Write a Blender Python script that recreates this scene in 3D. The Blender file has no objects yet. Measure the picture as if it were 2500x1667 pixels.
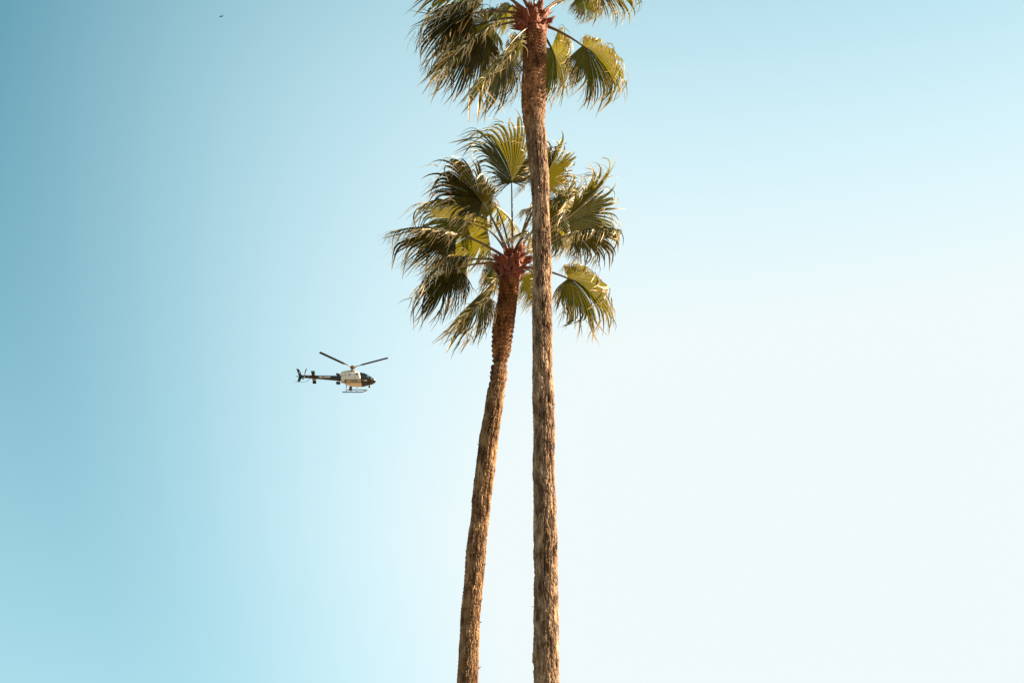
import bpy, math, random
import numpy as np
from mathutils import Vector, Matrix

scene = bpy.context.scene
R = math.radians

# ------------------------------------------------------------------ camera
PITCH = R(35.0)
FPX = 4300.0                       # focal length in pixels of the 2500 px wide photograph
CAM = np.array([0.0, 0.0, 1.6])
cam_data = bpy.data.cameras.new('camera')
cam_data.sensor_width = 36.0
cam_data.lens = FPX * 36.0 / 2500.0
cam_data.clip_end = 20000.0
cam = bpy.data.objects.new('camera', cam_data)
cam.location = CAM
cam.rotation_euler = (R(90.0) + PITCH, 0.0, 0.0)
scene.collection.objects.link(cam)
scene.camera = cam

# ------------------------------------------------------------------ light
SUN_EL, SUN_AZ = R(29.0), R(88.0)  # azimuth measured from +Y towards +X
SUN = np.array([math.cos(SUN_EL) * math.sin(SUN_AZ), math.cos(SUN_EL) * math.cos(SUN_AZ), math.sin(SUN_EL)])

world = bpy.data.worlds.new('World')
scene.world = world
world.use_nodes = True
nt = world.node_tree
nt.nodes.clear()
wo = nt.nodes.new('ShaderNodeOutputWorld')
bg = nt.nodes.new('ShaderNodeBackground')
sky = nt.nodes.new('ShaderNodeTexSky')
sky.sky_type = 'NISHITA'
sky.sun_disc = False
sky.sun_elevation = SUN_EL
sky.sun_rotation = SUN_AZ
sky.altitude = 50
sky.air_density = 1.0
sky.dust_density = 0.3
sky.ozone_density = 1.0
tc = nt.nodes.new('ShaderNodeTexCoord')
dot = nt.nodes.new('ShaderNodeVectorMath'); dot.operation = 'DOT_PRODUCT'
dot.inputs[1].default_value = SUN
nt.links.new(tc.outputs['Generated'], dot.inputs[0])
sep = nt.nodes.new('ShaderNodeSeparateXYZ')
nt.links.new(tc.outputs['Generated'], sep.inputs[0])
# haze: thick towards the sun, thinning with height, and a general veil near the horizon
def wmath(op, a, b=None, c=None, clamp=False):
    n = nt.nodes.new('ShaderNodeMath'); n.operation = op; n.use_clamp = clamp
    for i, v in enumerate((a, b, c)):
        if v is None: continue
        if isinstance(v, (int, float)): n.inputs[i].default_value = v
        else: nt.links.new(v, n.inputs[i])
    return n.outputs[0]
mr = nt.nodes.new('ShaderNodeMapRange'); mr.interpolation_type = 'SMOOTHSTEP'
mr.inputs['From Min'].default_value = 0.03
mr.inputs['From Max'].default_value = 0.385
nt.links.new(dot.outputs['Value'], mr.inputs['Value'])
zpos = wmath('MAXIMUM', sep.outputs['Z'], 0.36)
thin = wmath('MULTIPLY_ADD', zpos, -2.5, 2.24, clamp=False)
thin = wmath('MINIMUM', wmath('MAXIMUM', thin, 0.0), 1.05)
glow = wmath('MULTIPLY', mr.outputs['Result'], thin)
veil = wmath('MAXIMUM', wmath('MULTIPLY_ADD', zpos, -1.15, 0.855), 0.0)
haze_f = wmath('ADD', glow, veil, clamp=True)
tint = nt.nodes.new('ShaderNodeMix'); tint.data_type = 'RGBA'; tint.blend_type = 'MULTIPLY'
tint.inputs['Factor'].default_value = 1.0
tint.inputs['B'].default_value = (0.0191, 0.6022, 0.5318, 1)
nt.links.new(sky.outputs[0], tint.inputs['A'])
mix = nt.nodes.new('ShaderNodeMix'); mix.data_type = 'RGBA'
hz = nt.nodes.new('ShaderNodeMix'); hz.data_type = 'RGBA'
hz.inputs['A'].default_value = (4.5, 6.75, 7.3, 1)
hz.inputs['B'].default_value = (3.685, 4.026, 4.057, 1)
nt.links.new(haze_f, hz.inputs['Factor'])
nt.links.new(hz.outputs['Result'], mix.inputs['B'])
nt.links.new(haze_f, mix.inputs['Factor'])
nt.links.new(tint.outputs['Result'], mix.inputs['A'])
nt.links.new(mix.outputs['Result'], bg.inputs['Color'])
bg.inputs['Strength'].default_value = 0.05
nt.links.new(bg.outputs[0], wo.inputs['Surface'])

sun_data = bpy.data.lights.new('sun', 'SUN')
sun_data.energy = 5.0
sun_data.angle = R(0.5)
sun_data.color = (1.0, 0.80, 0.53)
sun_ob = bpy.data.objects.new('sun', sun_data)
sun_ob.rotation_euler = Vector(-SUN).to_track_quat('-Z', 'Y').to_euler()
sun_ob.location = (30, 5, 40)
scene.collection.objects.link(sun_ob)

scene.view_settings.view_transform = 'Standard'
scene.view_settings.look = 'None'
scene.view_settings.exposure = 2.25
scene.view_settings.gamma = 1.0

# ------------------------------------------------------------------ helpers
C = scene.collection
rng = np.random.default_rng(7)


def ray(px, py):
    """world direction through a pixel of the 2500x1667 photograph, unit depth along the optical axis"""
    x = (px - 1250.0) / FPX
    v = -(py - 833.5) / FPX
    f = np.array([0, math.cos(PITCH), math.sin(PITCH)])
    u = np.array([0, -math.sin(PITCH), math.cos(PITCH)])
    return f + v * u + np.array([x, 0, 0])


def at(px, py, Y):
    d = ray(px, py)
    return CAM + d * (Y / d[1])


def nrm(v):
    v = np.asarray(v, float)
    return v / (np.linalg.norm(v, axis=-1, keepdims=True) + 1e-12)


def mesh_ob(name, verts, faces, mat, parent=None, smooth=True, attrs=None, loc=None):
    me = bpy.data.meshes.new(name)
    me.from_pydata([tuple(map(float, v)) for v in verts], [], [tuple(int(i) for i in f) for f in faces])
    me.update()
    if attrs:
        for k, a in attrs.items():
            at_ = me.attributes.new(k, 'FLOAT', 'POINT')
            at_.data.foreach_set('value', np.asarray(a, np.float32))
    if smooth:
        me.polygons.foreach_set('use_smooth', [True] * len(me.polygons))
    if mat:
        me.materials.append(mat)
    return link(name, me, parent, loc)


def link(name, me, parent=None, loc=None):
    ob = bpy.data.objects.new(name, me)
    C.objects.link(ob)
    if parent is not None:
        ob.parent = parent
    if loc is not None:
        ob.location = [float(c) for c in loc]
    return ob


def empty(name, loc, label=None, cat=None, group=None):
    o = bpy.data.objects.new(name, None)
    C.objects.link(o)
    o.location = [float(c) for c in loc]
    if label: o['label'] = label
    if cat: o['category'] = cat
    if group: o['group'] = group
    return o


class MB:
    """collects simple shapes into one mesh"""
    def __init__(s):
        s.v, s.f = [], []

    def add(s, v, f):
        o = len(s.v)
        s.v += [tuple(map(float, q)) for q in v]
        s.f += [tuple(int(i) + o for i in q) for q in f]

    def tube(s, pts, rad, n=8, flat=1.0, cap=True):
        pts = np.asarray(pts, float)
        m = len(pts)
        rad = np.broadcast_to(np.asarray(rad, float), (m,))
        t = np.gradient(pts, axis=0); t = nrm(t)
        ref = np.array([0, 0, 1.0]) if abs(t[0][2]) < 0.9 else np.array([1.0, 0, 0])
        v = []
        for i in range(m):
            a = nrm(np.cross(t[i], ref)); b = np.cross(a, t[i])
            for k in range(n):
                th = 2 * math.pi * k / n
                v.append(pts[i] + rad[i] * (math.cos(th) * a + flat * math.sin(th) * b))
        f = [(i * n + k, i * n + (k + 1) % n, (i + 1) * n + (k + 1) % n, (i + 1) * n + k)
             for i in range(m - 1) for k in range(n)]
        if cap:
            f.append(tuple(range(n - 1, -1, -1)))
            f.append(tuple((m - 1) * n + k for k in range(n)))
        s.add(v, f)

    def loft(s, rings, cap=True):
        n = len(rings[0]); m = len(rings)
        v = [p for r in rings for p in r]
        f = [(i * n + k, i * n + (k + 1) % n, (i + 1) * n + (k + 1) % n, (i + 1) * n + k)
             for i in range(m - 1) for k in range(n)]
        if cap:
            f.append(tuple(range(n - 1, -1, -1)))
            f.append(tuple((m - 1) * n + k for k in range(n)))
        s.add(v, f)

    def box(s, c, d, bev=0.0):
        c = np.asarray(c, float); d = np.asarray(d, float) / 2
        b = min(bev, d.min() * 0.9)
        def ring(z, k):
            x, y = d[0] - k, d[1] - k
            return [c + np.array(q) for q in ((-x + b, -y, z), (x - b, -y, z), (x, -y + b, z), (x, y - b, z),
                                              (x - b, y, z), (-x + b, y, z), (-x, y - b, z), (-x, -y + b, z))]
        if b > 0:
            s.loft([ring(-d[2], b * .7), ring(-d[2] + b, 0), ring(d[2] - b, 0), ring(d[2], b * .7)])
        else:
            x, y, z = d
            v = [c + np.array(q) for q in ((-x, -y, -z), (x, -y, -z), (x, y, -z), (-x, y, -z), (-x, -y, z), (x, -y, z), (x, y, z), (-x, y, z))]
            s.add(v, [(3, 2, 1, 0), (4, 5, 6, 7), (0, 1, 5, 4), (1, 2, 6, 5), (2, 3, 7, 6), (3, 0, 4, 7)])

    def ball(s, c, r, n=12, m=8):
        c = np.asarray(c, float); r = np.broadcast_to(np.asarray(r, float), (3,))
        s.loft([[c + r * np.array([math.cos(2 * math.pi * k / n) * math.sin(p), math.sin(2 * math.pi * k / n) * math.sin(p), -math.cos(p)])
                 for k in range(n)] for p in np.linspace(0.12, math.pi - 0.12, m)])

    def build(s, name, mat, parent=None, smooth=True):
        return mesh_ob(name, s.v, s.f, mat, parent, smooth)


# periodic value noise on (theta, z)
def vnoise(u, v, pu, seed):
    """u in [0,1) periodic with pu cells, v in cells"""
    g = np.random.default_rng(seed).random((pu, 4096))
    x = (u * pu) % pu
    i = np.floor(x).astype(int) % pu; fx = x - np.floor(x); fx = fx * fx * (3 - 2 * fx)
    j = np.floor(v).astype(int); fy = v - np.floor(v); fy = fy * fy * (3 - 2 * fy)
    j %= 4096
    a = g[i, j]; b = g[(i + 1) % pu, j]; c = g[i, (j + 1) % 4096]; d = g[(i + 1) % pu, (j + 1) % 4096]
    return (a * (1 - fx) + b * fx) * (1 - fy) + (c * (1 - fx) + d * fx) * fy


# ------------------------------------------------------------------ materials
def new_mat(name):
    m = bpy.data.materials.new(name); m.use_nodes = True
    b = m.node_tree.nodes['Principled BSDF']
    return m, m.node_tree, b


def noise(t, scale, detail=6, rough=.6, coord='Object', stretch=None):
    n = t.nodes.new('ShaderNodeTexNoise')
    n.inputs['Scale'].default_value = scale; n.inputs['Detail'].default_value = detail; n.inputs['Roughness'].default_value = rough
    c = t.nodes.new('ShaderNodeTexCoord')
    if stretch:
        mp = t.nodes.new('ShaderNodeMapping'); mp.inputs['Scale'].default_value = stretch
        t.links.new(c.outputs[coord], mp.inputs[0]); t.links.new(mp.outputs[0], n.inputs['Vector'])
    else:
        t.links.new(c.outputs[coord], n.inputs['Vector'])
    return n


def ramp(t, src, stops):
    r = t.nodes.new('ShaderNodeValToRGB')
    el = r.color_ramp.elements
    while len(el) < len(stops): el.new(.5)
    for e, (p, c) in zip(el, stops):
        e.position = p; e.color = (*c, 1)
    t.links.new(src, r.inputs[0])
    return r


def bump(t, b, src, strength, dist):
    n = t.nodes.new('ShaderNodeBump'); n.inputs['Strength'].default_value = strength; n.inputs['Distance'].default_value = dist
    t.links.new(src, n.inputs['Height']); t.links.new(n.outputs[0], b.inputs['Normal'])


def mixc(t, fac, a, b, mode='MIX'):
    m = t.nodes.new('ShaderNodeMix'); m.data_type = 'RGBA'; m.blend_type = mode
    for sock, val in (('Factor', fac), ('A', a), ('B', b)):
        if isinstance(val, (int, float)): m.inputs[sock].default_value = val
        elif isinstance(val, tuple): m.inputs[sock].default_value = (*val, 1)
        else: t.links.new(val, m.inputs[sock])
    return m.outputs['Result']


def attr(t, name):
    a = t.nodes.new('ShaderNodeAttribute'); a.attribute_name = name
    return a.outputs['Fac']


def mat_bark(name, low, high, dark, red):
    m, t, b = new_mat(name)
    n1 = noise(t, 9.0, 8, .65, stretch=(1, 1, .35))
    n2 = noise(t, 1.3, 4, .5)
    base = ramp(t, n1.outputs['Fac'], [(.38, dark), (.5, low), (.66, high)])
    patch = ramp(t, n2.outputs['Fac'], [(.30, (.62, .56, .52)), (.52, (1.0, .97, .93)), (.72, (1.32, 1.30, 1.28))])
    c = mixc(t, 1.0, base.outputs[0], patch.outputs[0], 'MULTIPLY')
    c = mixc(t, attr(t, 'young'), c, red, 'MULTIPLY')
    t.links.new(c, b.inputs['Base Color'])
    b.inputs['Roughness'].default_value = .9
    b.inputs['Specular IOR Level'].default_value = .2
    n3 = noise(t, 46, 6, .7, stretch=(1, 1, .25))
    bump(t, b, n3.outputs['Fac'], .9, .02)
    return m


def mat_leaf():
    m, t, b = new_mat('palm_leaf')
    n = noise(t, 5, 4, .6)
    green = ramp(t, n.outputs['Fac'], [(.3, (.006, .008, .002)), (.7, (.046, .045, .006))])
    straw = ramp(t, n.outputs['Fac'], [(.3, (.48, .32, .13)), (.7, (.80, .66, .42))])
    dry = t.nodes.new('ShaderNodeMapRange'); dry.interpolation_type = 'SMOOTHSTEP'
    dry.inputs['From Min'].default_value = .45; dry.inputs['From Max'].default_value = .95
    t.links.new(attr(t, 'dry'), dry.inputs['Value'])
    hsv = t.nodes.new('ShaderNodeHueSaturation'); t.links.new(attr(t, 'tone'), hsv.inputs['Value']); t.links.new(green.outputs[0], hsv.inputs['Color'])
    col = mixc(t, dry.outputs[0], hsv.outputs[0], straw.outputs[0])
    t.links.new(col, b.inputs['Base Color'])
    b.inputs['Roughness'].default_value = .40
    b.inputs['Specular IOR Level'].default_value = .28
    tr = t.nodes.new('ShaderNodeBsdfTranslucent')
    tcol = mixc(t, dry.outputs[0], (.36, .30, .020), (.60, .46, .22))
    t.links.new(tcol, tr.inputs['Color'])
    mx = t.nodes.new('ShaderNodeMixShader'); t.links.new(attr(t, 'thin'), mx.inputs[0])  # translucency set per frond, so some look shaded and others sunlit
    t.links.new(b.outputs[0], mx.inputs[1]); t.links.new(tr.outputs[0], mx.inputs[2])
    t.links.new(mx.outputs[0], t.nodes['Material Output'].inputs['Surface'])
    return m


def mat_petiole():
    m, t, b = new_mat('palm_petiole')
    n = noise(t, 12, 4, .6)
    col = ramp(t, n.outputs['Fac'], [(.3, (.050, .036, .011)), (.7, (.125, .092, .030))])
    base = mixc(t, attr(t, 'along'), (.12, .035, .015), col.outputs[0])
    t.links.new(base, b.inputs['Base Color'])
    b.inputs['Roughness'].default_value = .38
    return m


def mat_fibre():
    m, t, b = new_mat('palm_fibre')
    n = noise(t, 26, 6, .7, stretch=(1, 1, .4))
    col = ramp(t, n.outputs['Fac'], [(.25, (.022, .004, .003)), (.5, (.125, .022, .009)), (.75, (.36, .10, .034))])
    t.links.new(col.outputs[0], b.inputs['Base Color'])
    b.inputs['Roughness'].default_value = .75
    bump(t, b, n.outputs['Fac'], .8, .02)
    return m


def mat_paint(name, c, rough=.3, var=.12, metal=0.0, coat=.3):
    m, t, b = new_mat(name)
    n = noise(t, 3.0, 5, .6)
    lo = tuple(x * (1 - var) for x in c); hi = tuple(min(1, x * (1 + var)) for x in c)
    col = ramp(t, n.outputs['Fac'], [(.3, lo), (.7, hi)])
    t.links.new(col.outputs[0], b.inputs['Base Color'])
    b.inputs['Roughness'].default_value = rough
    b.inputs['Metallic'].default_value = metal
    b.inputs['Coat Weight'].default_value = coat
    return m


M_BARK_R = mat_bark('palm_bark_grey', (.212, .138, .092), (.375, .272, .192), (.066, .038, .023), (.66, .47, .36))
M_BARK_L = mat_bark('palm_bark_brown', (.205, .120, .066), (.375, .252, .145), (.060, .031, .017), (.64, .45, .33))
M_LEAF, M_PET, M_FIB = mat_leaf(), mat_petiole(), mat_fibre()

# ------------------------------------------------------------------ ground
gm, gt, gb = new_mat('dry_ground')
gn1 = noise(gt, .02, 8, .6); gn2 = noise(gt, .8, 6, .6)
ga = ramp(gt, gn1.outputs['Fac'], [(.35, (.175, .125, .077)), (.5, (.22, .157, .098)), (.65, (.115, .095, .048))])
gbb = ramp(gt, gn2.outputs['Fac'], [(.3, (.8, .8, .8)), (.7, (1.1, 1.1, 1.1))])
gt.links.new(mixc(gt, 1.0, ga.outputs[0], gbb.outputs[0], 'MULTIPLY'), gb.inputs['Base Color'])
gb.inputs['Roughness'].default_value = .95
gv = [(0, 0, 0)]; gf = []
radii = [5, 20, 60, 200, 700, 2500, 9000]
for r in radii:
    gv += [(r * math.cos(2 * math.pi * k / 48), r * math.sin(2 * math.pi * k / 48), 0) for k in range(48)]
gf += [(0, 1 + k, 1 + (k + 1) % 48) for k in range(48)]
for i in range(len(radii) - 1):
    a, b2 = 1 + i * 48, 1 + (i + 1) * 48
    gf += [(a + k, b2 + k, b2 + (k + 1) % 48, a + (k + 1) % 48) for k in range(48)]
g = mesh_ob('ground', gv, gf, gm, smooth=False)
g['kind'] = 'structure'


# ------------------------------------------------------------------ palm trees
def build_trunk(parent, base, line, Y, mat, seed, ring_len, fissure, knob):
    """line: list of (py, x_left, x_right) in photograph pixels, top first"""
    line = np.array(line, float)
    P = np.array([at((l + r) / 2, y, Y) for y, l, r in line])
    W = np.array([np.linalg.norm(at(r, y, Y) - at(l, y, Y)) / 2 for y, l, r in line])
    o = np.argsort(P[:, 2]); P, W = P[o], W[o]
    # continue down to the ground, gently flaring
    s = (P[3] - P[0]) / (P[3][2] - P[0][2])
    ext_z = np.array([0.0, 0.4, 1.2, 3.0, 6.0, 9.0])
    ext_z = ext_z[ext_z < P[0][2] - 1.5]
    ext = np.array([P[0] + s * (z - P[0][2]) for z in ext_z])
    ew = W[0] * np.array([1.75, 1.45, 1.2, 1.1, 1.05, 1.0])[:len(ext_z)]
    P = np.vstack([ext, P]); W = np.concatenate([ew, W])
    z0 = P[len(ext_z)][2]; ztop = P[-1][2]
    zs = np.concatenate([np.arange(-0.05, z0 - .6, .12), np.arange(z0 - .6, ztop, .012), [ztop]])
    zz = P[:, 2]
    def smooth_interp(y):
        fine = np.linspace(zz[0] - .1, ztop, 1600)
        v = np.interp(fine, zz, y)
        k = np.ones(5) / 5
        v = np.convolve(np.pad(v, 2, 'edge'), k, 'valid')
        return np.interp(zs, fine, v)
    cx, cy, rr = smooth_interp(P[:, 0]), smooth_interp(P[:, 1]), smooth_interp(W)
    n = 288
    th = np.arange(n) / n
    U, Z = np.meshgrid(th, zs)
    young = np.clip(1 - (ztop - Z) / ring_len, 0, 1)                 # 1 at the crown, 0 below the ringed part
    ym = np.clip(young * 3.0, 0, 1)
    # leaf-scar rings, broken into blocks
    wob = .045 * (vnoise(U, Z * 3, 5, seed) - .5) + .02 * (vnoise(U, Z * 9, 11, seed + 1) - .5) + .02 * np.cos(2 * math.pi * (U + .1 * Z))
    dep = np.maximum(ztop - Z - wob, -.2)                          # scars get farther apart down the trunk
    ph = -np.log(1 + np.maximum(dep, -.2) * .42) / (.42 * .074)
    fr = ph - np.floor(ph)
    ring = np.where(fr < .78, fr / .78, 1 - (fr - .78) / .22) ** .8
    cellu = 13
    crk = np.abs(((U * cellu + 1.7 * vnoise(np.zeros_like(U), np.floor(ph) * 1.0, 3, seed + 2) + .5 * vnoise(U, Z * 7, 9, seed + 9)) % 1) - .5) * 2
    crack = np.clip((crk - .80) / .20, 0, 1)
    block = vnoise(U * 1.0, np.floor(ph) + .5, cellu, seed + 3)
    h_ring = .072 * ring - .026 * crack + .022 * (block - .5) - .030
    # old trunk: vertical fissures + plates
    wz = Z * 1.0
    wu = U + .010 * (vnoise(U, wz * 4, 7, seed + 4) - .5) + .006 * (vnoise(U, wz * 14, 17, seed + 14) - .5)
    f1 = 1 - np.abs(2 * vnoise(wu, wz * 1.7, 30, seed + 5) - 1)
    f2 = 1 - np.abs(2 * vnoise(wu, wz * 5.5, 58, seed + 6) - 1)
    deep = vnoise(U, wz * 1.1, 6, seed + 21)
    fis = np.clip((f1 - .80) / .14, 0, 1) * (.45 + .9 * deep) + .50 * np.clip((f2 - .78) / .2, 0, 1)
    f3 = 1 - np.abs(2 * vnoise(wu, wz * 8.0, 104, seed + 16) - 1)
    row2 = (Z + .03 * vnoise(U, wz * 5, 12, seed + 17)) / .034
    chk = np.clip((np.abs((row2 % 1) - .5) * 2 - .72) / .28, 0, 1) * np.clip(vnoise(wu, wz * 9, 30, seed + 18) * 3 - 1.3, 0, 1)
    row = (Z + .05 * vnoise(U, wz * 2.5, 8, seed + 11)) / .105
    blk = vnoise(wu, np.floor(row) + .5 + 0 * wz, 24, seed + 7)
    hor = np.abs((row % 1) - .5) * 2
    hor = np.clip((hor - .86) / .14, 0, 1) * np.clip(vnoise(wu, wz * 6, 16, seed + 8) * 2.4 - .9, 0, 1)
    fine = vnoise(wu, wz * 26, 90, seed + 12) - .5
    h_old = -fissure * .040 * fis - .020 * hor + .016 * (blk - .5) + .010 * fine + .012 - .012 * np.clip((f3 - .72) / .28, 0, 1) - .010 * chk
    kn = (ph2 := (Z + 1.6 * wob + .22 * vnoise(U, wz * 1.2, 5, seed + 31)) / .082) - np.floor(ph2)
    kamp = knob * np.clip(2.6 * vnoise(U, wz * 2.0, 6, seed + 33) - .7, 0, 1.4) * (.15 + 1.5 * vnoise(U, np.floor(ph2) * 1.0 + .5, 5, seed + 34) ** 2)
    h_old = h_old + kamp * (.030 * np.where(kn < .7, kn / .7, (1 - kn) / .3) + .022 * (vnoise(wu, np.floor(ph2) + .5, 26, seed + 32) - .5) - .015)
    lump = .026 * (vnoise(U, wz * 1.3, 4, seed + 13) - .5) + .014 * (vnoise(U, wz * 3.4, 6, seed + 15) - .5)
    H = ym * h_ring + (1 - ym) * h_old + lump
    H *= np.where(Z > z0 - .7, 1, .6)
    ang = 2 * math.pi * U
    RR = rr[:, None] + H
    X = cx[:, None] + RR * np.cos(ang); Yv = cy[:, None] + RR * np.sin(ang)
    V = np.stack([X, Yv, Z], -1).reshape(-1, 3) - np.asarray(base)
    m = len(zs)
    i, k = np.meshgrid(np.arange(m - 1), np.arange(n), indexing='ij')
    k2 = (k + 1) % n
    F = np.stack([i * n + k, i * n + k2, (i + 1) * n + k2, (i + 1) * n + k], -1).reshape(-1, 4)
    me = bpy.data.meshes.new('trunk')
    me.vertices.add(len(V)); me.vertices.foreach_set('co', V.astype(np.float32).ravel())
    me.loops.add(F.size); me.loops.foreach_set('vertex_index', F.astype(np.int32).ravel())
    me.polygons.add(len(F)); me.polygons.foreach_set('loop_start', np.arange(0, F.size, 4, dtype=np.int32))
    me.update(calc_edges=True); me.validate()
    a = me.attributes.new('young', 'FLOAT', 'POINT')
    a.data.foreach_set('value', np.clip(young * 1.3, 0, 1).ravel().astype(np.float32))
    me.polygons.foreach_set('use_smooth', [True] * len(me.polygons))
    me.materials.append(mat)
    tr = link('trunk', me, parent)
    # splinters of old bark standing off the trunk
    r2 = np.random.default_rng(seed + 50)
    for q in range(16):
        z = r2.uniform(z0, ztop - ring_len * .6); a_ = r2.choice([0, math.pi]) + r2.normal() * .7
        j = np.argmin(abs(zs - z))
        p = np.array([cx[j] + rr[j] * .93 * math.cos(a_), cy[j] + rr[j] * .93 * math.sin(a_), z]) - base
        d = nrm([math.cos(a_), math.sin(a_), r2.uniform(-.3, 1.2)]); L = r2.uniform(.05, .10)
        mb = MB(); mb.tube([p, p + d * L * .5, p + d * L + np.array([0, 0, r2.normal() * .02])], [.016, .011, .002], 5)
        s_ = mb.build('bark_splinter', mat, tr)
    return P[-1], rr[-1]


def bezier(p0, p1, p2, n):
    t = np.linspace(0, 1, n)[:, None]
    return (1 - t) ** 2 * p0 + 2 * t * (1 - t) * p1 + t * t * p2


def frond(parent, base, org, hast, tip, seed, half=118, nseg=50, fold=30, roll=0, wind=(-.50, .05, -.86), droop=1.0, dry=.5, length=None, face=.45, thin=.20, cup=1.1):
    r2 = np.random.default_rng(seed)
    org, hast, tip = (np.asarray(p, float) - base for p in (org, hast, tip))
    A = tip - hast
    L = np.linalg.norm(A) * (1.15 + .10 * cup) if length is None else length
    A = nrm(A)
    up = np.array([0, 0, 1.0])
    lat = np.cross(A, up)
    outward = nrm((hast - org) * np.array([1, 1, 0]))
    if np.linalg.norm(lat) < .45:
        lat = lat + np.cross(outward, up)
    lat = nrm(lat - A * np.dot(lat, A))
    # how far the blade is turned flat to the viewer's side of the tree
    view = nrm(CAM - base - hast); lf = nrm(np.cross(A, view))
    lf = lf if np.dot(lf, lat) >= 0 else -lf
    lat = (1 - face) * lat + face * lf
    lat = nrm(lat - A * np.dot(lat, A))
    nor = np.cross(lat, A)
    if nor[2] < 0: lat, nor = -lat, -nor
    a = R(roll)
    lat, nor = math.cos(a) * lat + math.sin(a) * nor, math.cos(a) * nor - math.sin(a) * lat
    g = nrm(wind)
    V, F, DRY, TONE = [], [], [], []
    HW = R(half); fo = R(fold)
    NR = 17
    phis = np.linspace(-HW, HW, nseg + 1)
    st = np.linspace(0, 1, NR) ** .9

    def direction(p):
        s_ = abs(math.sin(p)); sg = 1 if p > 0 else -1
        # halves of the fan fold downwards about the costa; the costa itself arches a little
        return nrm(math.cos(p) * A + math.sin(p) * math.cos(fo) * lat - s_ * math.sin(fo) * nor)

    def seg_len(p):
        return L * (.33 + .67 * math.cos(p * .62) ** 2)

    def path(p, lens, ksplit, rnd, kick):
        """integrate a rib from the hastula outwards"""
        d = direction(p)
        pos = hast + A * .10 * L * max(0, math.cos(p)) * .6
        out = [pos.copy()]; dirs = [d.copy()]
        for i in range(1, NR):
            ds = (st[i] - st[i - 1]) * lens
            tt = st[i]
            k = cup / max(L, .6)
            if tt > ksplit:
                k += droop * (4.2 * rnd) * ((tt - ksplit) / (1 - ksplit)) ** .8 / max(L, .6)
            gg = g
            if kick is not None and tt > kick[0]:
                gg = kick[1]; k += 7.5 / max(L, .6)
            d = nrm(d + k * ds * (gg - np.dot(gg, d) * d))
            pos = pos + d * ds
            out.append(pos.copy()); dirs.append(d.copy())
        return np.array(out), np.array(dirs)

    split0 = .56
    gdir, gearly, grnd, gleft = np.zeros(3), 0., 1., 0
    for i in range(nseg):
        pm = (phis[i] + phis[i + 1]) / 2; dphi = phis[i + 1] - phis[i]
        lens = seg_len(pm)
        ks = np.clip(split0 + .09 * math.sin(i * .9 + seed) + r2.normal() * .03, .36, .70)
        if gleft <= 0:                                   # neighbouring segments blow and fold together
            gleft = int(r2.integers(3, 9)); gdir = r2.normal(size=3) * .34; gearly = r2.uniform(-.13, .12); grnd = r2.uniform(.45, 1.7)
        gleft -= 1
        rnd = r2.uniform(.4, 1.3) * grnd
        kick = None
        if r2.random() < .80:
            kick = (np.clip(r2.uniform(.54, .80) + gearly, ks + .02, .88), nrm(g + gdir + r2.normal(size=3) * .24))
        rnd_len = lens * (r2.uniform(.90, 1.12) if r2.random() > .07 else r2.uniform(.55, .75))
        c, d = path(pm, rnd_len, ks, rnd, kick)
        e0, _ = path(phis[i], rnd_len, 2.0, 0, None)
        e1, _ = path(phis[i + 1], rnd_len, 2.0, 0, None)
        cu, _ = path(pm, rnd_len, 2.0, 0, None)
        wsplit = None
        o = len(V)
        dseg = dry + r2.normal() * .22
        tone = r2.uniform(.55, 1.35)
        if r2.random() < .07: dseg += .45
        for s in range(NR):
            tt = st[s]
            if tt <= ks:
                a0, a1 = e0[s] + (c[s] - cu[s]), e1[s] + (c[s] - cu[s])
                half_v = (a1 - a0) / 2
                ridge = nor * np.linalg.norm(half_v) * .95
                wsplit = half_v
            else:
                q = (tt - ks) / (1 - ks)
                w = nrm(wsplit - d[s] * np.dot(wsplit, d[s])) * np.linalg.norm(wsplit) * (1 - q) ** .72 * (1.0 - .2 * q)
                # free ends fold along the midrib and twist
                tw = q * (rnd - .9) * 1.3
                bn = np.cross(d[s], w)
                w = w * math.cos(tw) + bn * math.sin(tw)
                ridge = nrm(np.cross(w, d[s]) + 1e-9) * np.linalg.norm(w) * .6
                if np.dot(ridge, nor) < 0: ridge = -ridge
                a0, a1 = c[s] - w * .95, c[s] + w * .95
            V += [a0, c[s] + ridge, a1]
            dv = np.clip((tt - .50) / .50, 0, 1) ** 1.5 * (.35 + dseg * .7) + .12 * (dseg - .5) + (.14 + .30 * dseg if kick is not None and tt > kick[0] else 0)
            DRY += [dv, dv, dv]; TONE += [tone] * 3
        for s in range(NR - 1):
            b0 = o + 3 * s
            F += [(b0, b0 + 1, b0 + 4, b0 + 3), (b0 + 1, b0 + 2, b0 + 5, b0 + 4)]
    # torn shreds and loose threads hanging from the free ends
    for q in range(120):
        p = r2.uniform(-HW, HW); lens = seg_len(p)
        thread = q >= 92
        c, d = path(p, lens, .3 if thread else 2.0, 1.0, None)
        s0 = r2.integers(7, 13); pos = c[s0]; dd = nrm(d[s0] + r2.normal(size=3) * .5)
        o = len(V); w = .004 if thread else r2.uniform(.006, .011)
        step = L * (r2.uniform(.035, .06) if thread else r2.uniform(.03, .055))
        dc = 1.0 if thread or r2.random() < .65 else .3
        for s in range(7):
            sd = nrm(np.cross(dd, [.3, .9, .2])) * w * (1 - (s / 6.2) ** 2)
            V += [pos - sd, pos + sd]; DRY += [dc, dc]; TONE += [1, 1]
            dd = nrm(dd + .55 * g + r2.normal(size=3) * .22); pos = pos + dd * step
        for s in range(6):
            F.append((o + 2 * s, o + 2 * s + 1, o + 2 * s + 3, o + 2 * s + 2))
    bl = mesh_ob('frond', V, F, M_LEAF, parent, False, {'dry': DRY, 'thin': [thin] * len(V), 'tone': TONE})
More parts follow.
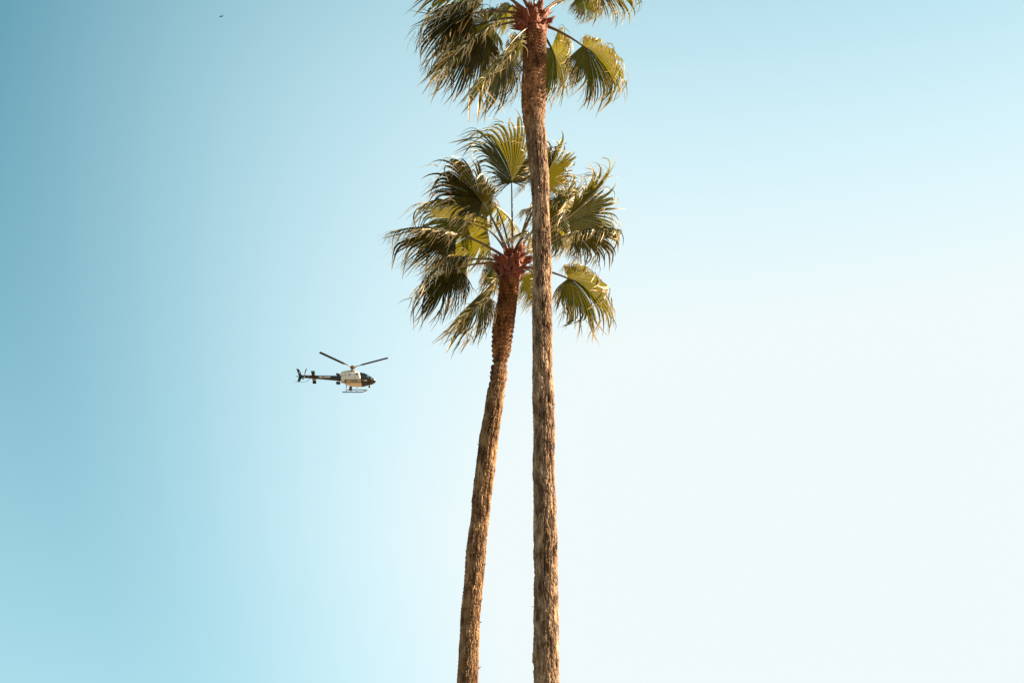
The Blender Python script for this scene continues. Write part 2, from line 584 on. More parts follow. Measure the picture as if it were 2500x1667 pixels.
    # petiole with the costa running into the blade
    ln = np.linalg.norm(hast - org)
    mid = (org + hast) / 2 + np.array([0, 0, .13 * ln])
    pts = np.vstack([bezier(org, mid, hast, 12), [hast + A * .10 * L, hast + A * .30 * L + g * .02, hast + A * .5 * L + g * .05]])
    rad = np.concatenate([np.linspace(.046, .025, 12) + .014 * np.exp(-np.arange(12) / 1.6), [.017, .009, .003]])
    mb = MB(); mb.tube(pts, rad, 8, .55)
    al = np.repeat(np.clip(np.linspace(-.1, 3, len(pts)), 0, 1), 8)
    mesh_ob('petiole', mb.v, mb.f, M_PET, bl, True, {'along': al})
    return bl


def boot_mesh(seed):
    """a torn leaf base: a curved, thick, ragged plate pointing up and out (+Z up, +X out)"""
    r2 = np.random.default_rng(seed)
    nl, nw = 9, 7
    Lh = r2.uniform(.26, .40); wd = r2.uniform(.085, .125)
    flare = r2.uniform(.04, .20); curl = r2.uniform(-.12, .14)
    V = []
    cut = r2.uniform(.55, 1.0, nw)
    cut[nw // 2] *= r2.uniform(.5, .8)
    for side in (0, 1):
        for i in range(nl):
            for k in range(nw):
                s = (k / (nw - 1) - .5) * 2
                t = i / (nl - 1) * cut[k]
                w = wd * (1 - .45 * t)
                x = .02 + flare * t ** 1.6 + curl * t ** 4 - .05 * s * s * (1 - t) + side * -.014 + r2.normal() * .004
                V.append((x, s * w + r2.normal() * .004, t * Lh))
    F = []
    for side in (0, 1):
        o = side * nl * nw
        for i in range(nl - 1):
            for k in range(nw - 1):
                q = (o + i * nw + k, o + i * nw + k + 1, o + (i + 1) * nw + k + 1, o + (i + 1) * nw + k)
                F.append(q if side == 0 else q[::-1])
    edge = [k for k in range(nw)] + [(i + 1) * nw - 1 for i in range(1, nl)] + [(nl - 1) * nw + k for k in range(nw - 2, -1, -1)] + [i * nw for i in range(nl - 2, 0, -1)]
    o = nl * nw
    for a_, b_ in zip(edge, edge[1:] + edge[:1]):
        F.append((b_, a_, a_ + o, b_ + o))
    me = bpy.data.meshes.new('leaf_base')
    me.from_pydata(V, [], F); me.update()
    me.polygons.foreach_set('use_smooth', [True] * len(me.polygons))
    me.materials.append(M_FIB)
    return me


BOOTS = [boot_mesh(100 + q) for q in range(8)]
M_SHEATH = mat_fibre(); M_SHEATH.name = 'palm_sheath'


def build_crown(parent, base, top, r0, Y, hub_h, lean, fronds, seed):
    top = np.asarray(top, float)
    r2 = np.random.default_rng(seed)
    ax = nrm(np.array([lean, 0, 1.0]))
    n = 40
    prof = [(-.10, 1.00), (-.03, 1.06), (.06, 1.16), (.2, 1.18), (.38, 1.25), (.6, 1.30), (.8, 1.20), (.95, .95), (1.08, .55), (1.15, .1)]
    zz = np.linspace(-.10, 1.15, 34)
    pr = np.interp(zz, [p[0] for p in prof], [p[1] for p in prof]) * r0 * .90
    V = []
    for q, (z, r) in enumerate(zip(zz, pr)):
        for k in range(n):
            u = k / n
            rr = r * (1 + .16 * (vnoise(np.array([u]), np.array([z * 7 + 3]), 9, seed)[0] - .5) + .10 * (vnoise(np.array([u]), np.array([z * 16 + 3]), 19, seed + 1)[0] - .5))
            V.append(top - base + ax * z * hub_h + np.array([math.cos(2 * math.pi * u), math.sin(2 * math.pi * u), 0]) * rr)
    F = [(i * n + k, i * n + (k + 1) % n, (i + 1) * n + (k + 1) % n, (i + 1) * n + k) for i in range(len(zz) - 1) for k in range(n)]
    F.append(tuple((len(zz) - 1) * n + k for k in range(n)))
    shaft = mesh_ob('crown_shaft', V, F, M_SHEATH, parent)
    for q in range(54):
        f = (q + .5) / 54
        z = -.06 + .92 * f
        a_ = q * 2.39996 + r2.normal() * .15
        r = np.interp(z, [p[0] for p in prof], [p[1] for p in prof]) * r0 * .95
        p = top - base + ax * z * hub_h + np.array([math.cos(a_), math.sin(a_), 0]) * r
        ob = link('leaf_base', BOOTS[q % 8], shaft, p)
        sc = r2.uniform(.5, 1.08) * (1.0 if z > .1 else .8)
        ob.scale = (sc, sc, sc * .95)
        ob.rotation_euler = (r2.normal() * .32, r2.normal() * .34 + (.30 if z > .15 else .05), a_)
    for q, fr in enumerate(fronds):
        (hx, hy, hd), (tx, ty, td), hf = fr[:3]
        kw = fr[3] if len(fr) > 3 else {}
        H = at(hx, hy, Y + hd); T = at(tx, ty, Y + td)
        c = top + ax * hub_h * hf
        out = nrm((H - c) * np.array([1, 1, .35]))
        org = c + out * r0 * .75
        frond(parent, base, org, H, T, seed * 100 + q, **kw)


def palm(label, line, Y, mat, seed, ring_len, fissure, knob, hub_h, lean, fronds):
    line = np.array(line, float)
    P = [at((l + r) / 2, y, Y) for y, l, r in line]
    lo = sorted(P, key=lambda p: p[2])
    s = (lo[3] - lo[0]) / (lo[3][2] - lo[0][2])
    base = lo[0] - s * lo[0][2]
    base[2] = 0
    root = empty('palm_tree', base, label, 'palm tree', 'tall fan palms')
    top, r0 = build_trunk(root, base, line, Y, mat, seed, ring_len, fissure, knob)
    build_crown(root, base, top, r0, Y, hub_h, lean, fronds, seed)
    return root


Y_R, Y_L = 28.0, 31.0
line_r = [(88, 1283, 1331), (110, 1281, 1331), (160, 1279, 1331), (213, 1278, 1329), (265, 1278, 1329), (300, 1281, 1326), (330, 1285, 1332), (372, 1288, 1335),
          (425, 1295, 1338), (478, 1298, 1339), (531, 1300, 1341), (638, 1301, 1344), (744, 1301, 1346), (850, 1302, 1348),
          (957, 1302, 1350), (1063, 1303, 1353), (1169, 1303, 1355), (1329, 1303, 1359), (1488, 1304, 1362), (1667, 1304, 1365)]
line_l = [(690, 1221, 1266), (720, 1218, 1262), (765, 1212, 1256), (806, 1206, 1250), (850, 1204, 1245), (880, 1206, 1237), (890, 1206, 1234), (900, 1199, 1237), (925, 1197, 1237),
          (957, 1190, 1232), (1010, 1183, 1226), (1063, 1172, 1217), (1116, 1166, 1211), (1221, 1154, 1199), (1276, 1149, 1192),
          (1332, 1141, 1186), (1400, 1136, 1181), (1468, 1130, 1176), (1553, 1124, 1169), (1667, 1116, 1165)]

UPW = (-.80, .05, -.60); LOW = (-.28, .05, -.96); MID = (-.55, .05, -.82)
fr_l = [
    ((1112, 570, -.2), (970, 528, -.3), .85, dict(fold=46, face=.35, thin=0.03, cup=0.96, wind=MID, half=112)),     # far left
    ((1190, 561, .9), (1045, 492, 1.2), .95, dict(fold=24, thin=0.27, cup=1.08, half=130)),                          # behind, lit through
    ((1178, 494, -.5), (1098, 385, -.9), .95, dict(fold=32, face=.75, thin=0.02, cup=0.72, half=130)),               # dark one
    ((1249, 446, .2), (1226, 318, .1), 1.0, dict(fold=48, face=.55, wind=(-.72, .05, -.69), thin=.12, half=132, cup=0.70)),        # top
    ((1324, 440, .5), (1386, 338, -.3), 1.0, dict(fold=46, face=.45, thin=0.11, wind=UPW, half=108, cup=0.60)),
    ((1308, 502, -.6), (1395, 462, -1.2), .95, dict(fold=46, face=.2, thin=0.02, half=122)),
    ((1283, 570, -1.0), (1312, 530, -2.0), .95, dict(fold=36, thin=0.16, length=.9, half=122)),
    ((1385, 533, .3), (1486, 452, .4), .95, dict(fold=36, face=.45, wind=UPW, thin=0.25, half=114, cup=0.60)),
    ((1402, 572, -.2), (1512, 536, -.4), .85, dict(fold=48, face=.4, thin=0.03, half=120)),
    ((1387, 680, .1), (1486, 716, .4), .60, dict(fold=22, half=128, face=.75, thin=.17, wind=(-.22, .05, -.97), cup=1.6, length=1.62)),
    ((1298, 664, 1.1), (1345, 735, 1.3), .55, dict(thin=0.27, cup=1.68, wind=MID)),
    ((1136, 636, .5), (1046, 622, .6), .78, dict(wind=LOW, cup=1.7, half=112, thin=.20)),
    ((1118, 654, -.3), (990, 690, -.5), .66, dict(fold=28, face=.55, wind=LOW, thin=.03, cup=1.6, half=126, length=1.78)),
    ((1176, 716, -.7), (1086, 798, -.8), .35, dict(fold=40, face=.15, wind=(-.5, 0, -.87), thin=0.12, half=126, cup=1.20)),
    ((1206, 648, .9), (1180, 710, 1.1), .5, dict(wind=LOW, thin=0.23, cup=1.68)),
    ((1212, 505, 1.0), (1160, 432, 1.5), 1.0, dict(wind=MID, thin=0.27, half=122)),
    ((1338, 522, .6), (1418, 474, .8), .95, dict(fold=32, wind=UPW, cup=1.2, thin=.18)),
    ((1345, 560, .9), (1405, 585, 1.2), .85, dict(thin=0.27, cup=1.68, wind=MID)),
]
fr_r = [
    ((1148, 34, -.3), (1004, 22, -.5), .86, dict(fold=28, face=.55, wind=LOW, thin=.03, cup=1.6, half=122)),
    ((1190, 54, .5), (1020, 108, .6), .78, dict(wind=LOW, cup=1.44, thin=0.17)),
    ((1182, 78, -.4), (1040, 150, -.5), .62, dict(fold=32, face=.20, wind=LOW, thin=.04, cup=1.5, half=118)),
    ((1232, 126, -.7), (1138, 222, -.8), .35, dict(fold=40, face=.15, wind=(-.5, 0, -.87), thin=0.12, half=126, cup=1.20)),
    ((1248, 15, 1.0), (1205, 65, 1.5), .80, dict(thin=0.32, cup=1.44)),
    ((1165, -45, -.2), (1020, -62, -.3), .92, dict(fold=34, half=122)),
    ((1412, -12, .6), (1478, -2, .8), .85, dict(thin=0.30, cup=1.80, wind=MID)),
    ((1422, 112, .2), (1514, 166, .7), .55, dict(fold=32, half=116, face=.6, thin=.20, wind=(-.34, .05, -.94), cup=1.25, droop=1.3, length=1.66)),
    ((1346, 118, 1.0), (1378, 190, 1.1), .50, dict(thin=.24, cup=1.5, wind=LOW, length=1.75, face=.6)),
    ((1270, 95, 1.0), (1252, 155, 1.2), .50, dict(thin=0.23, cup=1.68, wind=LOW)),
    ((1234, -65, -.5), (1150, -180, -.9), .95, dict(fold=32, half=130)),
    ((1305, -112, .2), (1290, -235, .1), 1.0, dict(fold=46, half=117)),
    ((1378, -110, .5), (1440, -205, .7), 1.0, dict(fold=46, half=117)),
    ((1442, -42, .2), (1530, -110, .3), .9, dict(fold=31, half=117)),
    ((1352, -60, -.8), (1425, -105, -1.5), .95, dict(fold=31, half=122)),
]
palm('taller palm tree with a straight thick trunk standing before the leaning palm', line_r, Y_R, M_BARK_R, 11, 3.2, 1.0, .18, .74, -.02, fr_r)
palm('shorter palm tree with a thinner leaning trunk and red-brown ragged crown base', line_l, Y_L, M_BARK_L, 23, 3.1, 1.0, .5, .76, .10, fr_l)

# ------------------------------------------------------------------ helicopter
H_DEPTH = 243.0
h_origin = CAM + ray(860.0, 946.0) * H_DEPTH
heli = empty('helicopter', h_origin, 'black and white helicopter with skids and three main rotor blades in flight', 'helicopter')
heli.rotation_euler = (R(-4.0), 0, 0)
heli.scale = (1.022, 1.022, 1.022)

M_WHITE = mat_paint('white_paint', (.60, .54, .47), .35, .06)
M_NAVY = mat_paint('midnight_paint', (.002, .003, .010), .25, .2, coat=.15)
M_BLACK = mat_paint('black_rubber', (.005, .005, .008), .55, .2, coat=0)
M_BLADE = mat_paint('blade_grey', (.003, .004, .008), .5, .15, coat=0)
M_METAL = mat_paint('hub_metal', (.17, .13, .09), .4, .2, .5, 0)
M_GLASS = mat_paint('tinted_glass', (.010, .014, .016), .04, .1, coat=1.0)
M_GLASS_SKY = mat_paint('sky_glimpse_glass', (.04, .16, .20), .05, .1, coat=1.0)  # opaque cyan: sky glimpsed through the panes, painted into the colour
M_LENS_GLINT = mat_paint('pale_lens_glint', (.75, .70, .66), .1, .05)  # pale lens and mount colour, also used for painted glints
M_LETTER_W = mat_paint('white_lettering', (.75, .74, .72), .4, .04, coat=0)
M_LETTER_K = mat_paint('black_lettering', (.02, .02, .022), .4, .1, coat=0)
M_RED = mat_paint('red_marking', (.42, .10, .10), .4, .08, coat=0)
M_SUNLIT = mat_paint('sunlit_yellow', (.55, .40, .16), .4, .08)  # sunlight put into the colour

ST = np.array([  # x, z bottom, z top, half width, exponent
    (-1.62, 1.22, 1.82, .34, 2.2), (-1.35, .98, 1.94, .56, 2.4), (-.9, .76, 2.00, .78, 2.7), (-.4, .61, 2.03, .90, 2.8), (.1, .54, 2.07, .94, 2.8),
    (.6, .51, 2.14, .95, 2.9), (1.05, .50, 2.18, .95, 3.0), (1.4, .53, 2.17, .93, 2.8), (1.75, .62, 2.10, .88, 2.6), (2.1, .67, 1.90, .79, 2.4),
    (2.45, .74, 1.60, .66, 2.3), (2.75, .82, 1.40, .50, 2.2), (2.98, .91, 1.22, .32, 2.1), (3.12, 1.0, 1.12, .14, 2.0)])


def body(x, a, off=0.0):
    """surface of the cabin: a = angle, 0 on the right (-Y) side, +90 deg on top"""
    zb, zt, w, e = (np.interp(x, ST[:, 0], ST[:, i]) for i in (1, 2, 3, 4))
    zc, hh = (zb + zt) / 2, (zt - zb) / 2
    ca, sa = math.cos(a), math.sin(a)
    y = -(w + off) * math.copysign(abs(ca) ** (2 / e), ca)
    z = zc + (hh + off) * math.copysign(abs(sa) ** (2 / e), sa)
    return np.array([x - .20 * (z - 1.35) * min(1, max(0, (x + 1.0) / 2.0)) * (1 if x < 2.2 else max(0, (3.12 - x) / .92)), y, z])


def body_part(name, xs, mat, parent, cap=True):
    mb = MB(); n = 40
    mb.loft([[body(x, 2 * math.pi * k / n) for k in range(n)] for x in xs], cap)
    return mb.build(name, mat, parent)


def panel(name, x0, x1, a0, a1, mat, parent, off=.006, nx=8, na=8, th=.02, corner=.35):
    """a curved plate lying on the cabin surface, rounded corners"""
    mb = MB(); V = []
    for o in (off, off - th):
        for i in range(nx + 1):
            for k in range(na + 1):
                s, t = i / nx * 2 - 1, k / na * 2 - 1
                q = 1 - corner * (abs(s) ** 4) * (abs(t) ** 4) * .6
                V.append(body((x0 + x1) / 2 + s * q * (x1 - x0) / 2, (a0 + a1) / 2 + t * q * (a1 - a0) / 2, o))
    m = (nx + 1) * (na + 1); F = []
    for i in range(nx):
        for k in range(na):
            q = (i * (na + 1) + k, (i + 1) * (na + 1) + k, (i + 1) * (na + 1) + k + 1, i * (na + 1) + k + 1)
            F.append(q); F.append(tuple(j + m for j in q[::-1]))
    rim = [k for k in range(na)] + [i * (na + 1) + na for i in range(nx)] + [nx * (na + 1) + k for k in range(na, 0, -1)] + [i * (na + 1) for i in range(nx, 0, -1)]
    for p_, q_ in zip(rim, rim[1:] + rim[:1]):
        F.append((p_, q_, q_ + m, p_ + m))
    mb.add(V, F)
    return mb.build(name, mat, parent)


cabin = body_part('cabin', np.linspace(-1.62, 1.05, 16), M_WHITE, heli)
nose = body_part('nose', np.linspace(1.06, 3.12, 18), M_NAVY, heli)
# side windows (both sides), windscreen, chin windows
for sgn in (0, 1):
    f = (lambda a: a) if sgn == 0 else (lambda a: math.pi - a)
    panel('rear_window', .48, .82, f(R(3)), f(R(28)), M_GLASS, cabin)
    panel('door_window', 1.16, 1.78, f(R(10)), f(R(50)), M_GLASS, nose)
    panel('windscreen', 1.86, 2.42, f(R(22)), f(R(84)), M_GLASS, nose)
    panel('quarter_light', 1.92, 2.22, f(R(-6)), f(R(16)), M_GLASS_SKY, nose)
    panel('chin_window', 2.42, 2.86, f(R(-62)), f(R(-14)), M_GLASS, nose)
panel('eyebrow_window', 1.50, 1.80, R(58), R(84), M_GLASS_SKY, nose)
panel('eyebrow_window', 1.50, 1.80, R(122), R(96), M_GLASS_SKY, nose)
# door seams, handles, service panels
for x in (.22, .40):
    mb = MB(); mb.tube([body(x, R(a), .004) for a in np.linspace(-60, 50, 16)], .008, 5); mb.build('door_seam', M_BLACK, cabin)
mb = MB(); mb.tube([body(x, R(20), .012) for x in np.linspace(-.95, .2, 10)], .008, 5); mb.build('door_rail', M_BLACK, cabin)
for x0, x1, a0, a1 in ((-.50, -.12, 26, 33), (-.92, -.80, 24, 31), (-1.24, -1.10, 14, 21), (-.30, .20, -58, -52), (.55, .62, -70, -64)):
    panel('air_intake', x0, x1, R(a0), R(a1), M_BLACK, cabin, nx=4, na=3)
panel('door_emblem', -.48, -.24, R(0), R(18), mat_paint('emblem_blue', (.16, .15, .19), .4, .1), cabin, nx=4, na=4, corner=1.4)
mb = MB(); mb.ball(body(2.0, R(-30), .01), (.10, .03, .03)); mb.build('door_handle', M_METAL, nose)
mb = MB(); mb.ball(body(2.52, R(-12), .01), .055); mb.build('nose_side_glint', M_LENS_GLINT, nose)  # pale ball painted as a glint on the side of the nose
mb = MB(); mb.ball(body(2.95, R(10), .01), .05); mb.build('nose_glint', M_LENS_GLINT, nose)  # sun glint on the nose, modelled as a pale ball
mb = MB(); mb.ball(body(3.05, R(60), .01), (.10, .08, .05)); mb.build('nose_glint', M_LENS_GLINT, nose)  # second nose glint, a flattened pale ball
mb = MB(); mb.tube([body(2.38, R(86)), body(2.38, R(86)) + np.array([.16, 0, .10]), body(2.38, R(86)) + np.array([.34, 0, .22])], .014, 6); mb.build('wire_cutter', M_BLACK, nose)
# nose camera turret
mb = MB(); mb.tube([(2.28, .25, .70), (2.28, .25, .45)], .06, 10); mb.ball((2.28, .25, .33), .155); tur = mb.build('camera_turret', M_BLACK, heli)
mb = MB(); mb.ball((2.40, .17, .36), .065); mb.build('turret_lens', M_LENS_GLINT, tur)

# engine cowling on the roof
cs = np.array([(-1.86, 1.88, 2.02, .10), (-1.72, 1.70, 2.26, .40), (-1.45, 1.66, 2.50, .56), (-1.05, 1.66, 2.60, .64), (-.5, 1.70, 2.62, .68), (.1, 1.74, 2.60, .68), (.5, 1.80, 2.48, .62), (.8, 1.94, 2.28, .44)])
def cowl(x, a, off=0):
    zb, zt, w = (np.interp(x, cs[:, 0], cs[:, i]) for i in (1, 2, 3))
    ca, sa = math.cos(a), math.sin(a)
    return np.array([x, -(w + off) * math.copysign(abs(ca) ** .6, ca), (zb + zt) / 2 + (off + (zt - zb) / 2) * math.copysign(abs(sa) ** .6, sa)])
mb = MB(); mb.loft([[cowl(x, 2 * math.pi * k / 32) for k in range(32)] for x in np.concatenate([cs[:1, 0], np.linspace(-1.8, .8, 16)])])
cow = mb.build('engine_cowling', M_WHITE, heli)
mb = MB(); mb.tube([(-1.60, 0, 2.02), (-1.95, -.08, 2.12), (-2.28, -.10, 2.26)], [.17, .16, .15], 14); mb.build('exhaust_pipe', M_BLACK, heli)
for x0, x1, z0 in ((-.88, -.60, 2.12), (-1.15, -1.02, 2.08), (.28, .36, 2.14)):
    mb = MB(); mb.box(((x0 + x1) / 2, -np.interp((x0 + x1) / 2, cs[:, 0], cs[:, 3]) * .985 - .005, z0), (x1 - x0, .03, .06), .008); mb.build('cowling_latch', M_BLACK, cow)

# tail boom
bx = np.array([(-7.35, 1.90, .13), (-6.6, 1.87, .19), (-5.4, 1.80, .235), (-3.5, 1.68, .305), (-2.0, 1.58, .365), (-1.5, 1.55, .38)])
def boom_pt(x, a, off=0):
    zc, r = np.interp(x, bx[:, 0], bx[:, 1]), np.interp(x, bx[:, 0], bx[:, 2])
    return np.array([x, -(r + off) * math.cos(a), zc + (r + off) * math.sin(a)])
mb = MB(); mb.loft([[boom_pt(x, 2 * math.pi * k / 28) for k in range(28)] for x in np.linspace(-7.35, -1.42, 24)])
boom = mb.build('tail_boom', M_NAVY, heli)
mb = MB(); mb.tube([(-7.3, 0, 1.90), (-7.75, 0, 1.91)], [.06, .05], 8); mb.build('tail_cone', M_NAVY, heli)
mb = MB(); mb.loft([[(-6.75 + .0, -.0 + .09 * math.cos(t), 2.05 + .07 * math.sin(t)) for t in np.linspace(0, 2 * math.pi, 12, False)],
                    [(-5.6, .07 * math.cos(t), 2.04 + .05 * math.sin(t)) for t in np.linspace(0, 2 * math.pi, 12, False)],
                    [(-2.0, .07 * math.cos(t), 1.95 + .04 * math.sin(t)) for t in np.linspace(0, 2 * math.pi, 12, False)]]); mb.build('drive_shaft_cover', M_NAVY, boom)


def blade_shape(mb, prof, thick):
    """prof: list of (leading point, trailing point); thin closed aerofoil"""
    rings = []
    for (a, b), t in zip(prof, thick):
        a, b = np.asarray(a, float), np.asarray(b, float)
        n_ = t[1] if isinstance(t, tuple) else np.array([0, 0, 1.0]); tt = t[0] if isinstance(t, tuple) else t
        rings.append([a, a * .75 + b * .25 + n_ * tt, a * .45 + b * .55 + n_ * tt * .8, b, a * .45 + b * .55 - n_ * tt * .8, a * .75 + b * .25 - n_ * tt])
    mb.loft(rings)


yv = np.array([0, 1.0, 0])
mb = MB(); blade_shape(mb, [((-6.80, 0, 1.95), (-7.36, 0, 1.95)), ((-7.15, 0, 2.6), (-7.58, 0, 2.6)), ((-7.48, 0, 3.24), (-7.82, 0, 3.26))], [(.06, yv), (.05, yv), (.035, yv)])
fin = mb.build('upper_fin', M_NAVY, heli)
mb = MB(); blade_shape(mb, [((-6.78, 0, 1.86), (-7.34, 0, 1.86)), ((-7.02, 0, 1.4), (-7.44, 0, 1.4)), ((-7.16, 0, .98), (-7.50, 0, 1.04))], [(.06, yv), (.045, yv), (.03, yv)])
mb.build('lower_fin', M_NAVY, heli)
mb = MB(); mb.box((-7.63, -.045, 3.12), (.20, .02, .06), .005); mb.build('fin_marking', M_LETTER_W, fin)
mb = MB(); mb.ball((-7.36, -.056, 2.52), (.10, .012, .13)); mb.build('fin_badge', mat_paint('badge_grey', (.25, .23, .24), .5, .2), fin)
mb = MB(); blade_shape(mb, [((-5.08, 1.27, 1.75), (-5.57, 1.27, 1.75)), ((-5.06, 0, 1.76), (-5.57, 0, 1.76)), ((-5.08, -1.27, 1.75), (-5.57, -1.27, 1.75))], [.028, .035, .028])
stab = mb.build('stabiliser', M_NAVY, heli)
for y in (-1.28, 1.28):
    mb = MB(); mb.box((-5.33, y, 1.75), (.52, .03, .20), .01); mb.build('stabiliser_end_plate', M_NAVY, stab)
mb = MB(); mb.box((-5.34, .50, 1.722), (.26, .22, .02), .005); mb.build('stabiliser_sunlit_spot', M_SUNLIT, stab)  # sunlit spot on the underside, added as a yellow plate
# tail rotor on the right side
hub = np.array([-6.55, -.36, 2.02])
mb = MB(); mb.tube([(-6.55, 0, 2.0), (-6.55, -.30, 2.02), hub], [.10, .075, .06], 10); trh = mb.build('tail_rotor_hub', M_METAL, heli)
for sg in (1, -1):
    d = np.array([math.sin(R(12)), 0, math.cos(R(12))]) * sg; e = np.array([math.cos(R(12)), 0, -math.sin(R(12))])
    mb = MB()
    blade_shape(mb, [(hub + d * .12 + e * .03, hub + d * .12 - e * .03), (hub + d * .32 + e * .09, hub + d * .32 - e * .09), (hub + d * .93 + e * .095, hub + d * .93 - e * .095)], [(.02, yv), (.015, yv), (.012, yv)])
    mb.build('tail_rotor_blade', M_BLADE, trh)
mb = MB(); mb.tube(bezier(np.array([-5.75, 0, 1.58]), np.array([-6.2, 0, .75]), np.array([-7.25, 0, 1.0]), 14), .022, 6)
mb.tube(bezier(np.array([-7.25, 0, 1.0]), np.array([-7.5, 0, .98]), np.array([-7.85, 0, .88]), 6), .022, 6); mb.build('tail_guard', M_BLACK, heli)

# main rotor
RX = -.14
hubm = np.array([RX, 0, 3.50])
mb = MB(); mb.tube([(RX, 0, 2.45), (RX, 0, 2.8), (RX, 0, 3.35)], [.20, .11, .09], 14); mast = mb.build('rotor_mast', M_METAL, heli)
mb = MB(); mb.tube([(RX + .20, -.12, 2.5), (RX + .16, -.10, 3.3)], .03, 8); mb.tube([(RX - .20, -.12, 2.5), (RX - .16, -.10, 3.3)], .03, 8); mb.tube([(RX, 0, 2.86), (RX, 0, 2.95)], .24, 14); mb.build('swashplate', M_METAL, mast)
mb = MB(); mb.tube([(RX, 0, 3.34), (RX, 0, 3.40), (RX, 0, 3.52), (RX, 0, 3.58)], [.20, .36, .36, .22], 18); rh = mb.build('rotor_hub', M_METAL, heli)
mb = MB(); mb.ball((RX, 0, 3.60), (.26, .26, .10)); mb.build('hub_cap', M_BLACK, rh)
for k in range(3):
    az = R(90 + 8 + 120 * k)
    d = np.array([math.cos(az), math.sin(az), 0]); e = np.array([-math.sin(az), math.cos(az), 0])
    cone = .005
    def P(r): return hubm + d * r + np.array([0, 0, cone * r - .03])
    tilt = e * 1.0 + np.array([0, 0, .10])
    mb = MB(); mb.tube([P(.25), P(.8), P(1.25)], [.10, .075, .06], 8, .6); gr = mb.build('blade_grip', M_METAL, rh)
    mb = MB()
    prof = [(P(1.1) + tilt * .08, P(1.1) - tilt * .08), (P(1.5) + tilt * .15, P(1.5) - tilt * .24), (P(5.33) + tilt * .15, P(5.33) - tilt * .24)]
    blade_shape(mb, prof, [.022, .020, .014]); mb.build('rotor_blade', M_BLADE, heli)

# skids: a tube with a boarding step above it on either side, two cross tubes
for y in (-1.08, 1.08):
    mb = MB(); mb.tube([(-1.45, y, .06), (-1.0, y, .05), (1.15, y, .05), (1.45, y, .14), (2.0, y, .42)], .066, 10); sk = mb.build('skid', M_BLACK, heli)
    mb = MB(); mb.tube([(-1.02, y * .97, .43), (2.0, y * .97, .43)], .058, 8); mb.build('boarding_step', M_BLACK, sk)
for x in (-.90, .56):
    mb = MB()
    pts = [(x, -1.08, .06), (x, -1.02, .45), (x, -.80, .74), (x, -.4, .80), (x, .4, .80), (x, .80, .74), (x, 1.02, .45), (x, 1.08, .06)]
    mb.tube(pts, .045, 10); ct = mb.build('cross_tube', M_BLACK, heli)
    for y in (-1.03, 1.03):
        mb = MB(); mb.box((x, y, .40), (.14, .12, .16), .02); mb.build('clamp_and_glint', M_LENS_GLINT if y > 0 else M_BLACK, ct)  # far clamps painted pale as the glints where legs cross the step
# searchlight under the boom
mb = MB(); mb.tube([(-1.72, .05, 1.28), (-1.85, .05, .98)], .05, 8); arm = mb.build('searchlight_arm', M_BLACK, heli)
mb = MB(); mb.tube([(-2.22, .05, .86), (-2.14, .05, .85), (-1.80, .05, .78), (-1.70, .05, .76)], [.16, .21, .21, .17], 14); sl = mb.build('searchlight', M_BLACK, heli)
mb = MB(); mb.tube([(-1.3, 0, 1.02), (-1.55, .12, .9), (-1.95, .1, .92)], .035, 8); mb.build('searchlight_mount', M_LENS_GLINT, heli)


def lettering(name, text, size, mat, parent, place, xc, sx=1.0, bold=.0):
    cu = bpy.data.curves.new(name, 'FONT'); cu.body = text; cu.size = size; cu.align_x = 'CENTER'; cu.extrude = .0; cu.offset = bold
    tmp = bpy.data.objects.new(name, cu); C.objects.link(tmp)
    dg = bpy.context.evaluated_depsgraph_get()
    me = bpy.data.meshes.new_from_object(tmp.evaluated_get(dg))
    bpy.data.objects.remove(tmp)
    co = np.zeros(len(me.vertices) * 3, np.float32); me.vertices.foreach_get('co', co); co = co.reshape(-1, 3)
    fs = [tuple(p.vertices) for p in me.polygons]
    out = [place(xc + c[0] * sx, c[1]) for c in co]
    bpy.data.meshes.remove(me)
    return mesh_ob(name, out, fs, mat, parent, False)


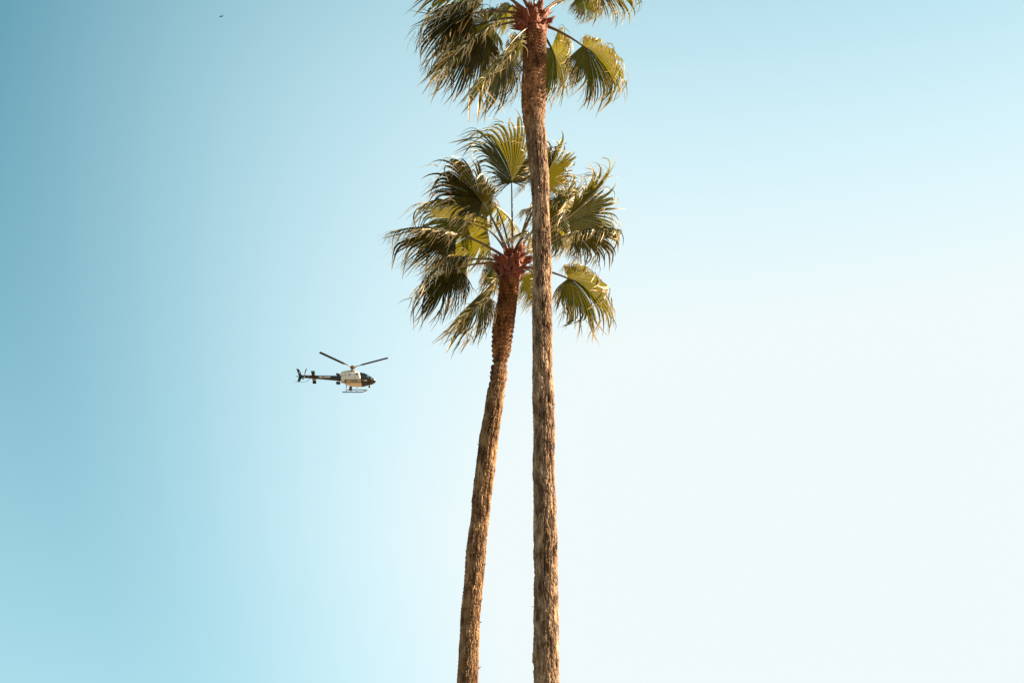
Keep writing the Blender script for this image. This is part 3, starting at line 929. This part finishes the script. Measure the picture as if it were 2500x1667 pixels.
def on_boom(x, h):
    zc, r = np.interp(x, bx[:, 0], bx[:, 1]), np.interp(x, bx[:, 0], bx[:, 2])
    z = zc - .20 + h
    s = np.clip((z - zc) / r, -.98, .98)
    return np.array([x, -math.sqrt(1 - s * s) * r - .022, z])


def on_cowl(x, h):
    w = np.interp(x, cs[:, 0], cs[:, 3]); zb, zt = np.interp(x, cs[:, 0], cs[:, 1]), np.interp(x, cs[:, 0], cs[:, 2])
    s = np.clip((2.20 + h - (zb + zt) / 2) / ((zt - zb) / 2), -.97, .97)
    a = math.asin(math.copysign(abs(s) ** (1 / .6), s))
    return cowl(x, a, .014)


lettering('registration_lettering', 'N213WB', .30, M_LETTER_W, boom, on_boom, -3.82, 1.42, .012)
lettering('cowling_lettering', 'LAPD', .33, M_LETTER_K, cow, on_cowl, -.17, 1.15, .014)
mb = MB(); mb.box((-6.12, -.232, 1.83), (.40, .03, .06), .004); mb.build('tail_marking', M_RED, boom)

# ------------------------------------------------------------------ bird far off
bp = CAM + ray(540, 41) * 220.0
bird = empty('bird', bp, 'tiny dark bird soaring alone high in the blue sky', 'bird')
bird.rotation_euler = (0, R(20), R(70))
bird.scale = (.7, .7, .7)
M_BIRD = mat_paint('bird_feathers', (.03, .025, .03), .8, .2, coat=0)
mb = MB(); mb.tube([(-.20, 0, 0), (-.12, 0, .01), (0, 0, .01), (.10, 0, .015), (.15, 0, .025), (.19, 0, .02)], [.012, .04, .05, .035, .028, .006], 8); mb.build('body', M_BIRD, bird)
mb = MB(); mb.add([(-.16, -.02, .0), (-.16, .02, .0), (-.32, .06, .0), (-.32, -.06, 0), (-.16, -.02, .012), (-.16, .02, .012), (-.32, .06, .006), (-.32, -.06, .006)],
                  [(3, 2, 1, 0), (4, 5, 6, 7), (0, 1, 5, 4), (1, 2, 6, 5), (2, 3, 7, 6), (3, 0, 4, 7)]); mb.build('tail', M_BIRD, bird)
for sg in (1, -1):
    mb = MB(); blade_shape(mb, [((.08, .03 * sg, .02), (-.09, .03 * sg, .02)), ((.11, .20 * sg, .08), (-.07, .20 * sg, .07)), ((.02, .44 * sg, .09), (-.05, .44 * sg, .09))], [.012, .01, .004])
    mb.build('wing', M_BIRD, bird)
